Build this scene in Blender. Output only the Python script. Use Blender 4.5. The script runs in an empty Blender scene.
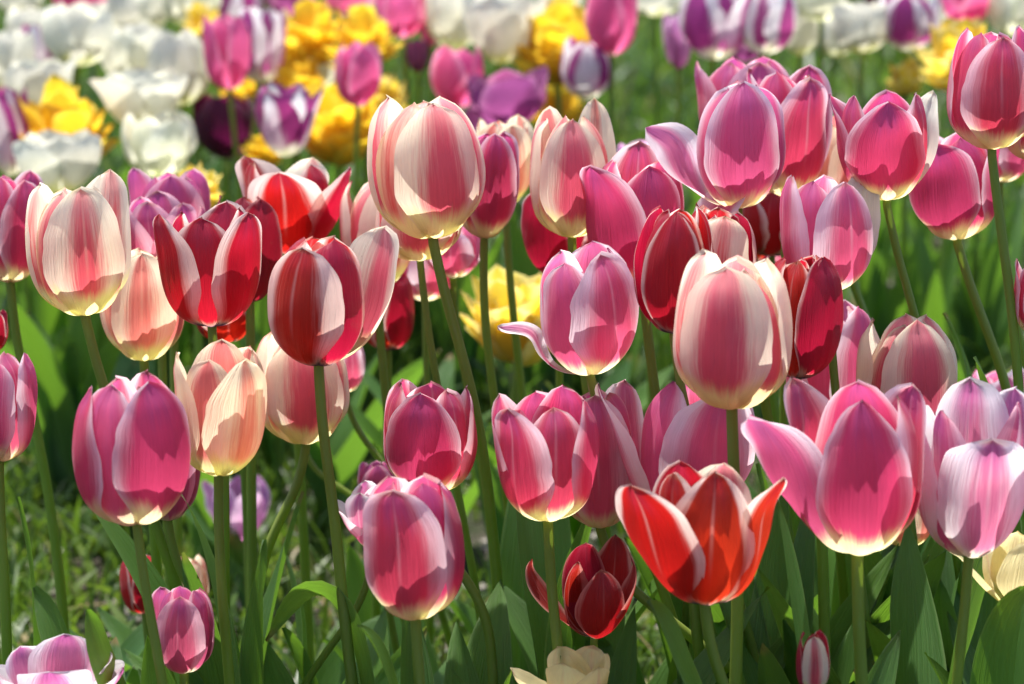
import bpy, math, random
import numpy as np
from mathutils import Vector, Matrix
R = math.radians
rng = random.Random(11)
nrng = np.random.default_rng(5)
S = bpy.context.scene
C = S.collection

# ---------------------------------------------------------------- camera, sky, sun, exposure
CAM_H, PITCH, FPX = 0.75, R(12.5), 2617.0
cd = bpy.data.cameras.new('camera'); cam = bpy.data.objects.new('camera', cd); C.objects.link(cam)
cam.location = (0, 0, CAM_H); cam.rotation_euler = (R(90) - PITCH, 0, 0)
cd.sensor_width = 36; cd.lens = FPX * 36 / 1024; cd.clip_start = 0.05; cd.clip_end = 600
cd.dof.use_dof = True; cd.dof.focus_distance = 1.60; cd.dof.aperture_fstop = 8.0
S.camera = cam
SUN_EL, SUN_AZ = 74, -44            # azimuth from +Y (away from the camera) towards +X
w = bpy.data.worlds.new('World'); S.world = w; w.use_nodes = True
nt = w.node_tree; bg = nt.nodes['Background']; sk = nt.nodes.new('ShaderNodeTexSky')
sk.sky_type = 'NISHITA'; sk.sun_disc = False; sk.sun_elevation = R(SUN_EL); sk.sun_rotation = R(SUN_AZ)
sk.air_density = 0.9; sk.dust_density = 2.0; sk.ozone_density = 0.9
nt.links.new(sk.outputs[0], bg.inputs[0]); bg.inputs[1].default_value = 0.14
sd = bpy.data.lights.new('sun', 'SUN'); sd.energy = 5.0; sd.angle = R(0.5); sd.color = (1, 0.965, 0.905)
so = bpy.data.objects.new('sun', sd); C.objects.link(so)
sdir = Vector((math.sin(R(SUN_AZ)) * math.cos(R(SUN_EL)), math.cos(R(SUN_AZ)) * math.cos(R(SUN_EL)), math.sin(R(SUN_EL))))
so.rotation_euler = sdir.to_track_quat('Z', 'Y').to_euler(); so.location = sdir * 20
S.view_settings.view_transform = 'Standard'; S.view_settings.look = 'None'
S.view_settings.gamma = 1; S.view_settings.exposure = 1.10; S.view_settings.use_curve_mapping = False
S.render.engine = 'CYCLES'
S.cycles.max_bounces = 10; S.cycles.transmission_bounces = 8; S.cycles.diffuse_bounces = 4
S.cycles.use_denoising = True

FWD = Vector((0, math.cos(PITCH), -math.sin(PITCH))); UP = Vector((0, math.sin(PITCH), math.cos(PITCH))); RT = Vector((1, 0, 0))
def at(px, py, Y):
    d = FWD + RT * ((px - 512) / FPX) + UP * (-(py - 342) / FPX)
    return Vector((0, 0, CAM_H)) + d * (Y / d.y)
def mpp(px, py, Y):                 # metres per pixel there
    return (at(px, py, Y) - Vector((0, 0, CAM_H))).dot(FWD) / FPX

# ---------------------------------------------------------------- materials
def N(nt, typ, **kw):
    n = nt.nodes.new(typ)
    for k, v in kw.items(): setattr(n, k, v)
    return n
class G:
    """small node-graph helper"""
    def __init__(s, name):
        s.m = bpy.data.materials.new(name); s.m.use_nodes = True; s.nt = s.m.node_tree
        s.nt.nodes.clear(); s.out = s.nt.nodes.new('ShaderNodeOutputMaterial')
    def put(s, sock, v):
        if hasattr(v, 'is_output') or isinstance(v, bpy.types.NodeSocket): s.nt.links.new(v, sock)
        elif isinstance(v, (tuple, list)) and len(v) == 3 and sock.type == 'RGBA': sock.default_value = (*v, 1)
        else: sock.default_value = v
    def math(s, op, a, b=0.0, c=0.0, clamp=False):
        n = N(s.nt, 'ShaderNodeMath', operation=op, use_clamp=clamp)
        for i, v in enumerate((a, b, c)): s.put(n.inputs[i], v)
        return n.outputs[0]
    def sstep(s, x, a, b, lo=0.0, hi=1.0):
        n = N(s.nt, 'ShaderNodeMapRange', interpolation_type='SMOOTHSTEP')
        for i, v in enumerate((x, a, b, lo, hi)): s.put(n.inputs[i], v)
        return n.outputs[0]
    def mix(s, f, a, b, blend='MIX'):
        n = N(s.nt, 'ShaderNodeMix', data_type='RGBA', blend_type=blend)
        s.put(n.inputs[0], f); s.put(n.inputs[6], a); s.put(n.inputs[7], b)
        return n.outputs[2]
    def vec(s, x, y, z):
        n = N(s.nt, 'ShaderNodeCombineXYZ')
        for i, v in enumerate((x, y, z)): s.put(n.inputs[i], v)
        return n.outputs[0]
    def noise(s, v, scale=1.0, detail=2.0, rough=0.5):
        n = N(s.nt, 'ShaderNodeTexNoise'); s.put(n.inputs['Vector'], v)
        n.inputs['Scale'].default_value = scale; n.inputs['Detail'].default_value = detail; n.inputs['Roughness'].default_value = rough
        return n.outputs[0]
    def bump(s, h, strength, dist):
        n = N(s.nt, 'ShaderNodeBump'); n.inputs['Strength'].default_value = strength; n.inputs['Distance'].default_value = dist
        s.put(n.inputs['Height'], h); return n.outputs[0]
    def leafy(s, col, tcol, fac, rough, spec, nrm=None, sheen=0.0, sheen_col=(1, 1, 1)):
        p = N(s.nt, 'ShaderNodeBsdfPrincipled'); s.put(p.inputs['Base Color'], col)
        s.put(p.inputs['Roughness'], rough); s.put(p.inputs['Specular IOR Level'], spec)
        if sheen: s.put(p.inputs['Sheen Weight'], sheen); s.put(p.inputs['Sheen Tint'], (*sheen_col, 1)); s.put(p.inputs['Sheen Roughness'], 0.35)
        t = N(s.nt, 'ShaderNodeBsdfTranslucent'); s.put(t.inputs['Color'], tcol)
        if nrm is not None: s.put(p.inputs['Normal'], nrm); s.put(t.inputs['Normal'], nrm)
        m = N(s.nt, 'ShaderNodeMixShader'); s.put(m.inputs[0], fac)
        s.nt.links.new(p.outputs[0], m.inputs[1]); s.nt.links.new(t.outputs[0], m.inputs[2])
        s.nt.links.new(m.outputs[0], s.out.inputs[0]); return s.m
def uvxy(g):
    u = N(g.nt, 'ShaderNodeUVMap'); sp = N(g.nt, 'ShaderNodeSeparateXYZ'); g.nt.links.new(u.outputs[0], sp.inputs[0])
    return sp.outputs[0], sp.outputs[1]

def petal_mat(name, flame, edge, base, tip=None, fw=0.6, soft=0.16, amp=0.5, base_h=0.16, rim=None, heart=None, trans=0.58, taper=0.25):
    g = G(name); x, y = uvxy(g)
    oi = N(g.nt, 'ShaderNodeObjectInfo'); rnd = oi.outputs['Random']
    U = g.math('ABSOLUTE', g.math('MULTIPLY', g.math('SUBTRACT', x, 0.5), 2.0))
    off = g.math('MULTIPLY', rnd, 57.0)
    n1 = g.noise(g.vec(g.math('MULTIPLY', x, 13.0), g.math('MULTIPLY', y, 1.6), off), 1, 5, 0.62)
    n2 = g.noise(g.vec(g.math('MULTIPLY', x, 75.0), g.math('MULTIPLY', y, 3.2), off), 1, 3, 0.6)
    n3 = g.noise(g.vec(g.math('MULTIPLY', x, 2.5), g.math('MULTIPLY', y, 2.5), off), 1, 2, 0.5)
    sub = lambda n: g.math('SUBTRACT', n, 0.5)
    e = g.math('ADD', g.math('MULTIPLY_ADD', sub(n1), amp, U), g.math('MULTIPLY', sub(n2), amp * 0.7))
    # the flame narrows a little towards tip; its width varies from petal to petal
    e = g.math('MULTIPLY_ADD', g.math('SUBTRACT', y, 0.45), taper, e)
    e = g.math('MULTIPLY_ADD', g.math('SUBTRACT', rnd, 0.5), 0.34, e)
    fm = g.sstep(e, fw - soft, fw + soft, 1.0, 0.0)
    col = g.mix(fm, edge, flame)
    # light line along the midrib near the tip
    mid = g.math('MULTIPLY', g.math('MULTIPLY', g.sstep(U, 0.0, 0.045, 0.26, 0.0), g.sstep(rnd, 0.45, 0.6)), g.sstep(y, 0.3, 0.7))
    col = g.mix(mid, col, edge)
    if tip: col = g.mix(g.math('MULTIPLY', g.sstep(g.math('MULTIPLY_ADD', sub(n1), 0.3, y), 0.7, 0.97, 0.0, 0.75), g.sstep(U, 0.1, 0.6, 1.0, 0.0)), col, tip)
    bb = g.math('ADD', g.math('MULTIPLY_ADD', sub(n1), 0.16, y), g.math('MULTIPLY', sub(n2), 0.10))
    bb = g.math('MULTIPLY_ADD', U, -0.07, bb)
    bm = g.sstep(bb, base_h - 0.07, base_h + 0.06, 1.0, 0.0)
    col = g.mix(bm, col, base)
    if heart: col = g.mix(g.math('MULTIPLY', g.sstep(bb, 0.07, 0.14, 1.0, 0.0), g.sstep(U, 0.35, 0.8, 1.0, 0.0)), col, heart)
    col = g.mix(g.sstep(g.math('MULTIPLY_ADD', sub(n2), 0.10, U), 0.90, 0.99, 0.0, 0.8), col, rim or edge)
    sp = g.noise(g.vec(g.math('MULTIPLY', x, 30.0), g.math('MULTIPLY', y, 44.0), off), 1, 2, 0.5)
    col = g.mix(g.sstep(sp, .76, .82, 0.0, 0.45), col, (0.55, 0.36, 0.22))
    # fine lengthwise veins and soft blotches
    v = g.math('MULTIPLY_ADD', sub(n2), 0.26, 1.0); v = g.math('MULTIPLY', v, g.math('MULTIPLY_ADD', sub(n3), 0.55, 1.0))
    vv = N(g.nt, 'ShaderNodeCombineXYZ')
    for i in range(3): g.put(vv.inputs[i], v)
    col = g.mix(1.0, col, vv.outputs[0], 'MULTIPLY')
    hs = N(g.nt, 'ShaderNodeHueSaturation'); g.put(hs.inputs['Color'], col)
    g.put(hs.inputs['Hue'], g.math('MULTIPLY_ADD', rnd, 0.022, 0.489)); g.put(hs.inputs['Value'], g.math('MULTIPLY_ADD', rnd, 0.16, 0.92))
    col = hs.outputs[0]
    sat = N(g.nt, 'ShaderNodeHueSaturation'); g.put(sat.inputs['Color'], col); sat.inputs['Saturation'].default_value = 1.0; sat.inputs['Value'].default_value = 1.08
    col = g.mix(g.math('MULTIPLY', g.sstep(g.math('MULTIPLY_ADD', sub(n1), 0.05, y), 0.955, 0.985, 0.0, 0.7), g.sstep(rnd, 0.5, 0.6)), col, (0.30, 0.17, 0.09))
    nv_ = g.noise(g.vec(g.math('MULTIPLY', x, 42.0), g.math('MULTIPLY', y, 1.3), off), 1, 2, 0.5)
    nrm = g.bump(g.math('ADD', g.math('ADD', n2, nv_), g.math('MULTIPLY', n1, 0.8)), 0.75, 0.0009)
    return g.leafy(col, sat.outputs[0], trans, 0.40, 0.5, nrm, 0.12, (1.0, 0.95, 1.0))

WHITE = (0.84, 0.85, 0.78)
PM = {
 'P': petal_mat('pink_petal', (0.64, 0.060, 0.145), (0.90, 0.67, 0.72), (0.88, 0.83, 0.46), (0.40, 0.07, 0.22), fw=0.80, soft=0.30, amp=0.36, base_h=0.24),
 'Q': petal_mat('soft_pink_petal', (0.70, 0.11, 0.23), (0.90, 0.77, 0.82), (0.87, 0.83, 0.50), (0.50, 0.12, 0.30), fw=0.62, soft=0.32, amp=0.36, base_h=0.21),
 'C': petal_mat('cream_pink_petal', (0.72, 0.11, 0.15), (0.90, 0.82, 0.64), (0.88, 0.85, 0.42), (0.72, 0.30, 0.30), fw=0.35, soft=0.24, amp=0.5, base_h=0.28),
 'A': petal_mat('apricot_petal', (0.78, 0.24, 0.20), (0.90, 0.76, 0.55), (0.84, 0.80, 0.38), None, fw=0.40, soft=0.2, amp=0.6, base_h=0.26),
 'R': petal_mat('red_petal', (0.50, 0.010, 0.017), (0.89, 0.68, 0.60), (0.72, 0.62, 0.45), (0.34, 0.02, 0.05), fw=0.83, soft=0.13, amp=0.30, base_h=0.12, heart=(0.09, 0.03, 0.09), taper=0.15),
 'S': petal_mat('margined_red_petal', (0.50, 0.010, 0.017), (0.89, 0.68, 0.60), (0.72, 0.62, 0.45), (0.34, 0.02, 0.05), fw=0.62, soft=0.17, amp=0.30, base_h=0.12, heart=(0.09, 0.03, 0.09), taper=0.15),
 'D': petal_mat('dark_red_petal', (0.34, 0.008, 0.016), (0.58, 0.22, 0.20), (0.45, 0.30, 0.25), (0.3, 0.03, 0.05), fw=0.9, soft=0.2, base_h=0.07),
 'M': petal_mat('mauve_petal', (0.58, 0.10, 0.21), (0.82, 0.48, 0.57), (0.80, 0.74, 0.5), (0.34, 0.06, 0.24), fw=0.7, soft=0.25, base_h=0.13),
 'L': petal_mat('blush_petal', (0.72, 0.20, 0.36), (0.90, 0.83, 0.86), (0.85, 0.80, 0.60), (0.42, 0.09, 0.30), fw=0.46, soft=0.28, amp=0.5, base_h=0.18),
 'Y': petal_mat('pale_yellow_petal', (0.80, 0.42, 0.30), (0.88, 0.77, 0.42), (0.84, 0.78, 0.32), None, fw=0.12, soft=0.16, amp=0.3, base_h=0.25),
 'W': petal_mat('white_petal', (0.74, 0.72, 0.60), (0.80, 0.78, 0.66), (0.68, 0.68, 0.38), None, fw=0.6, base_h=0.22, trans=0.42),
 'E': petal_mat('ivory_petal', (0.74, 0.73, 0.56), (0.78, 0.77, 0.64), (0.76, 0.78, 0.48), None, fw=0.6, base_h=0.16),
 'V': petal_mat('purple_edged_white_petal', (0.87, 0.83, 0.80), (0.36, 0.045, 0.21), (0.84, 0.83, 0.66), None, fw=0.40, soft=0.12, amp=0.5, base_h=0.20),
 'X': petal_mat('purple_flamed_white_petal', (0.36, 0.045, 0.21), (0.88, 0.85, 0.83), (0.85, 0.84, 0.68), None, fw=0.42, soft=0.12, amp=0.6, base_h=0.22),
 'K': petal_mat('candy_pink_petal', (0.78, 0.15, 0.34), (0.84, 0.38, 0.54), (0.80, 0.66, 0.6), None, fw=0.8, soft=0.25, base_h=0.08),
 'U': petal_mat('violet_petal', (0.36, 0.085, 0.25), (0.55, 0.22, 0.40), (0.3, 0.08, 0.25), None, fw=0.8, soft=0.25, base_h=0.06),
 'B': petal_mat('burgundy_petal', (0.10, 0.006, 0.04), (0.18, 0.02, 0.08), (0.12, 0.02, 0.05), None, fw=0.8, soft=0.25, base_h=0.06),
 'G': petal_mat('golden_petal', (0.87, 0.60, 0.03), (0.88, 0.68, 0.07), (0.84, 0.50, 0.03), None, fw=0.7, soft=0.3, base_h=0.1),
 'H': petal_mat('lemon_petal', (0.86, 0.66, 0.06), (0.88, 0.76, 0.26), (0.80, 0.62, 0.08), None, fw=0.6, soft=0.3, base_h=0.1),
 'I': petal_mat('lilac_petal', (0.52, 0.20, 0.42), (0.74, 0.50, 0.66), (0.42, 0.12, 0.32), None, fw=0.6, soft=0.3, base_h=0.15),
}
def leaf_mat():
    g = G('tulip_leaf'); x, y = uvxy(g); oi = N(g.nt, 'ShaderNodeObjectInfo'); rnd = oi.outputs['Random']
    off = g.math('MULTIPLY', rnd, 31.0)
    n1 = g.noise(g.vec(g.math('MULTIPLY', x, 40.0), g.math('MULTIPLY', y, 2.0), off), 1, 3, 0.6)
    n2 = g.noise(g.vec(g.math('MULTIPLY', x, 2.0), g.math('MULTIPLY', y, 5.0), off), 1, 3, 0.55)
    col = g.mix(n2, (0.065, 0.155, 0.020), (0.13, 0.245, 0.048))
    col = g.mix(rnd, col, (0.055, 0.130, 0.045))
    U = g.math('ABSOLUTE', g.math('SUBTRACT', x, 0.5))
    col = g.mix(g.sstep(U, 0.46, 0.5, 0, 0.55), col, (0.20, 0.28, 0.10))
    v = g.math('MULTIPLY_ADD', g.math('SUBTRACT', n1, 0.5), 0.9, 1.0)
    vv = N(g.nt, 'ShaderNodeCombineXYZ')
    for i in range(3): g.put(vv.inputs[i], v)
    col = g.mix(1.0, col, vv.outputs[0], 'MULTIPLY')
    col = g.mix(g.math('MULTIPLY', g.sstep(y, .955, .985), g.sstep(rnd, .5, .6)), col, (0.28, 0.20, 0.08))
    tc = g.mix(0.6, col, (0.20, 0.40, 0.012))
    return g.leafy(col, tc, 0.5, g.math('MULTIPLY_ADD', n2, 0.25, 0.30), 0.5, g.bump(n1, 0.9, 0.0014))
def stem_mat():
    g = G('tulip_stem'); x, y = uvxy(g); oi = N(g.nt, 'ShaderNodeObjectInfo'); rnd = oi.outputs['Random']
    tc = N(g.nt, 'ShaderNodeTexCoord')
    n = g.noise(tc.outputs['Object'], 34, 5, 0.7)
    t = g.math('ADD', g.sstep(y, 0.45, 1.0), g.math('MULTIPLY', g.math('SUBTRACT', rnd, 0.5), 0.9), clamp=True)
    col = g.mix(t, (0.11, 0.235, 0.020), (0.21, 0.23, 0.038))
    col = g.mix(n, col, (0.19, 0.26, 0.045))
    st = g.noise(g.vec(g.math('MULTIPLY', x, 16.0), g.math('MULTIPLY', y, 26.0), rnd), 1, 4, 0.7)
    col = g.mix(g.sstep(st, .5, .75, 0.0, .4), col, (0.27, 0.30, 0.14))
    return g.leafy(col, (0.34, 0.50, 0.04), 0.35, 0.42, 0.45)
LEAF, STEM = leaf_mat(), stem_mat()
def simple(name, col, rough=0.6, trans=0.0, col2=None, scale=40):
    g = G(name); c = col
    if col2:
        tc = N(g.nt, 'ShaderNodeTexCoord'); c = g.mix(g.sstep(g.noise(tc.outputs['Object'], scale, 4, 0.6), 0.35, 0.65), col, col2)
    return g.leafy(c, c, trans, rough, 0.3)
ANTHER = simple('anther', (0.03, 0.012, 0.03), 0.8, 0, (0.10, 0.05, 0.06), 300)
PISTIL = simple('pistil', (0.42, 0.48, 0.16), 0.5)

# ---------------------------------------------------------------- mesh helpers
def grid_mesh(name, P, mat, uv=None):
    nv, nu = P.shape[:2]
    idx = np.arange(nv * nu).reshape(nv, nu)
    f = np.stack([idx[:-1, :-1], idx[:-1, 1:], idx[1:, 1:], idx[1:, :-1]], -1).reshape(-1, 4)
    if uv is None:
        a, b = np.meshgrid(np.linspace(0, 1, nu), np.linspace(0, 1, nv)); uv = np.stack([a, b], -1)
    return raw_mesh(name, P.reshape(-1, 3), f, mat, uv.reshape(-1, 2))
def raw_mesh(name, V, F, mat, uv=None):
    me = bpy.data.meshes.new(name); n = len(F)
    me.vertices.add(len(V)); me.vertices.foreach_set('co', np.ascontiguousarray(V, dtype=np.float32).ravel())
    me.loops.add(n * 4); me.loops.foreach_set('vertex_index', F.astype(np.int32).ravel())
    me.polygons.add(n); me.polygons.foreach_set('loop_start', np.arange(0, n * 4, 4, dtype=np.int32))
    me.update(calc_edges=True)
    me.polygons.foreach_set('use_smooth', np.ones(n, dtype=bool))
    if uv is not None:
        l = me.uv_layers.new(name='UVMap'); l.data.foreach_set('uv', uv[F.ravel()].astype(np.float32).ravel())
    me.materials.append(mat); return me
def link(name, me, parent=None, mw=None):
    o = bpy.data.objects.new(name, me); C.objects.link(o)
    if parent is not None: o.parent = parent
    if mw is not None: o.matrix_local = mw
    return o
def thing(name, label, cat, loc, group=None):
    o = bpy.data.objects.new(name, None); C.objects.link(o); o.location = loc; o.empty_display_size = 0.05
    o['label'] = label; o['category'] = cat
    if group: o['group'] = group
    return o
def smooth(x, a, b):
    t = np.clip((x - a) / (b - a), 0, 1); return t * t * (3 - 2 * t)
def catmull(pts, n):
    P = [Vector(p) for p in pts]; P = [P[0] * 2 - P[1]] + P + [P[-1] * 2 - P[-2]]
    out = []
    for i in range(1, len(P) - 2):
        for k in range(n):
            t = k / n; a, b, c, d = P[i - 1:i + 3]
            out.append(0.5 * ((2 * b) + (c - a) * t + (2 * a - 5 * b + 4 * c - d) * t * t + (3 * b - a - 3 * c + d) * t ** 3))
    out.append(P[-2]); return out
def soft_path(pts, n=64, passes=45):
    P = np.array([list(p) for p in pts]); L = np.concatenate([[0], np.cumsum(np.linalg.norm(np.diff(P, axis=0), axis=1))])
    t = np.linspace(0, L[-1], n); Q = np.stack([np.interp(t, L, P[:, i]) for i in range(3)], -1)
    for _ in range(passes): Q[2:-1] = (Q[1:-2] + 2 * Q[2:-1] + Q[3:] if False else .25 * Q[1:-2] + .5 * Q[2:-1] + .25 * np.concatenate([Q[3:], Q[-1:]])[:len(Q[2:-1])])
    return [Vector(q) for q in Q]
def tube(name, pts, rad, mat, ns=10):
    V = []; m = len(pts)
    for i, p in enumerate(pts):
        d = (pts[min(i + 1, m - 1)] - pts[max(i - 1, 0)]).normalized()
        a = d.cross(Vector((0, 1, 0))).normalized(); b = d.cross(a)
        r = rad(i / (m - 1))
        V.append([p + (a * math.cos(t) + b * math.sin(t)) * r for t in np.linspace(0, 2 * math.pi, ns + 1)])
    return grid_mesh(name, np.array(V), mat)

# ---------------------------------------------------------------- petals
TH_V = np.array([0, .06, .13, .22, .35, .5, .65, .8, .92, 1.0])
TH_A = np.array([2, 14, 38, 62, 80, 89, 95, 105, 122, 146.])
def profile(close, opn, curl, n):
    v = np.linspace(0, 1, n)
    th = np.interp(v, TH_V, TH_A)
    k = np.ones(5) / 5; th = np.convolve(np.pad(th, 2, mode='edge'), k, 'valid')
    th = th + close * smooth(v, .55, 1.0) - opn * smooth(v, 0.02, .45) - curl * smooth(v, .62, 1.0) ** 1.3
    th = np.radians(th); h = 1 / (n - 1)
    r = np.concatenate([[0], np.cumsum((np.cos(th[1:]) + np.cos(th[:-1])) / 2 * h)])
    z = np.concatenate([[0], np.cumsum((np.sin(th[1:]) + np.sin(th[:-1])) / 2 * h)])
    return v, r, z
def petal(seed, aspect, opn_ref, close_ref, az, inner, opn, close, curl, width, length, ruffle, tiptype, sideroll, nu=19, nv=33, layer=None, twist=0):
    g = np.random.default_rng(seed)
    _, r0, z0 = profile(close_ref, opn_ref, 0, 80)
    sz = 1 / z0.max(); sr = (aspect / 2 - 0.025) / r0.max()
    v, r, z = profile(close, opn, curl, nv)
    r = r * sr * length ** .3; z = z * sz * length
    u = np.linspace(-1, 1, nu); u = np.sign(u) * np.abs(u) ** 0.85
    U, V = np.meshgrid(u, v)
    lay = layer if layer is not None else (-0.030 if inner else 0.020)
    rc = (0.018 + r + lay * smooth(v, 0.03, .3))[:, None]
    W = width * (aspect / 0.76) * 0.375
    p, q = {'round': (3.3, .46), 'point': (2.0, .66), 'mid': (2.35, .57)}[tiptype]
    f = (0.22 + 0.78 * smooth(v, -0.05, .46)) * np.where(v > .42, (1 - np.clip((v - .42) / .58, 0, 1) ** p) ** q, 1)
    nz = np.interp(v, np.linspace(0, 1, 14), g.normal(0, 1, 14)); nz2 = np.interp(v, np.linspace(0, 1, 14), g.normal(0, 1, 14))
    jag = .018 * smooth(v, .3, .6)
    wd = (W * f)[:, None] * np.where(U > 0, 1 + (jag * nz)[:, None], 1 + (jag * nz2)[:, None]) * np.where(U > 0, 1 + g.uniform(-.05, .07), 1 + g.uniform(-.05, .07))
    rho = np.maximum(rc, (0.03 + 0.17 * smooth(v, .1, .6))[:, None])
    phi = np.clip(U * wd / rho, -1.75, 1.75)
    # where the surface of revolution would be too tight the edges run on straight
    X = rc - rho + rho * np.cos(phi); Y = rho * np.sin(phi)
    Z = np.repeat(z[:, None], nu, 1)
    vv = V
    # midrib groove between two soft ridges
    gr = smooth(vv, .12, .5) * (1 - 0.5 * smooth(vv, .9, 1))
    X += gr * (-0.013 * np.exp(-(U / .07) ** 2) + 0.007 * np.exp(-((np.abs(U) - .17) / .08) ** 2))
    ph = g.uniform(0, 6.28, 6)
    X += 0.010 * np.sin(5.2 * vv + 2.6 * U + ph[0]) * smooth(vv, .15, .6) + 0.006 * np.sin(11 * vv - 4 * U + ph[1]) * smooth(vv, .3, .8)
    X += sideroll * np.abs(U) ** 3 * smooth(vv, .25, .7) * np.where(U > 0, g.uniform(.6, 1.2), g.uniform(.6, 1.2))
    rf = ruffle * np.abs(U) ** 3 * smooth(vv, .35, .8)
    X += rf * np.sin(14 * vv + 3 * np.sign(U) + ph[2]); Z += 0.6 * rf * np.sin(17 * vv + ph[3] * np.sign(U))
    for _ in range(3):                      # shallow creases running up the petal
        u0, wu, am = g.uniform(-.75, .75), g.uniform(.05, .14), g.uniform(-.007, .007)
        X += am * np.exp(-((U - u0 - .25 * (vv - .5)) / wu) ** 2) * smooth(vv, .2, .6)
    X -= .02 * g.uniform(-.3, 1) * np.exp(-((vv - .93) / .05) ** 2) * np.exp(-(U / .5) ** 2)
    top = smooth(vv, .72, 1) * (np.abs(U) ** 1.5)
    Z += top * 0.014 * np.sin(7 * U + ph[4])
    X += smooth(vv, .93, 1.0) * g.uniform(-.02, .012); Y += smooth(vv, .5, 1.0) ** 2 * g.uniform(-.035, .035)
    if twist:
        ang = np.arctan2(np.gradient(z), np.gradient(r))[:, None]
        Tw = R(twist) * smooth(vv, .15, .75); ox, oy = X - rc, Y.copy(); dz = Z - z[:, None]
        o1, o2 = ox * np.cos(Tw) + oy * np.sin(Tw), oy * np.cos(Tw) - ox * np.sin(Tw)
        X = rc + o1 * np.sin(ang); Z = z[:, None] - o1 * np.cos(ang) + dz; Y = o2
    a = R(az); ca, sa = math.cos(a), math.sin(a)
    return np.stack([X * ca - Y * sa, X * sa + Y * ca, Z], -1)

def leaf_grid(base, ctrl, tip, width, side, fold, wave, n=22, m=9, seed=0):
    g = np.random.default_rng(seed); B, Q, T = map(np.array, (base, ctrl, tip)); P = []
    t = np.linspace(0, 1, n)[:, None]
    c = (1 - t) ** 2 * B + 2 * t * (1 - t) * Q + t * t * T
    d = np.gradient(c, axis=0); d /= np.linalg.norm(d, axis=1)[:, None]
    s0 = np.array(side, float); tw = np.linspace(0, g.uniform(-.7, .7), n)
    ph = g.uniform(0, 6.28, 3)
    tt = t[:, 0]
    wd = width * (0.42 + 0.58 * smooth(tt, -.05, .38)) * (1 - np.clip((tt - .36) / .64, 0, 1) ** 2.0) ** .85
    for i in range(n):
        s = s0 - d[i] * s0.dot(d[i]); s /= np.linalg.norm(s); nn = np.cross(d[i], s)
        s2 = s * math.cos(tw[i]) + nn * math.sin(tw[i]); n2 = np.cross(d[i], s2)
        u = np.linspace(-1, 1, m)
        f = fold * (1 - .55 * tt[i])
        x = u * wd[i] / 2 * (1 - .18 * f); y = np.abs(u) ** 1.5 * wd[i] / 2 * f + wave * u * np.abs(u) * np.sin(10 * tt[i] + ph[0] + u)
        P.append(c[i][None] + x[:, None] * s2[None] + y[:, None] * n2[None])
    return np.array(P)

SEED = [100]
def ns(): SEED[0] += 1; return SEED[0]
def add_leaf(root, o0, az, L, reach, W, fold=.7, tip=None, mid=None):
    """a leaf that clasps the stem at the ground; az 0 leans to the camera, 90 to the right"""
    g = random.Random(ns()); d = Vector((math.sin(R(az)), -math.cos(R(az)), 0))
    b = Vector((0, 0, -.012)) + d * .004
    if tip is None: tip = d * reach + Vector((0, 0, L)); 
    if mid is None: mid = d * reach * g.uniform(.05, .30) + Vector((0, 0, L * g.uniform(.5, .62)))
    P = leaf_grid(b, mid, tip, W, Vector((0, 0, 1)).cross(d), fold, g.uniform(.001, .004), seed=ns())
    return link('leaf', grid_mesh('leaf', P, LEAF), root)

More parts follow.
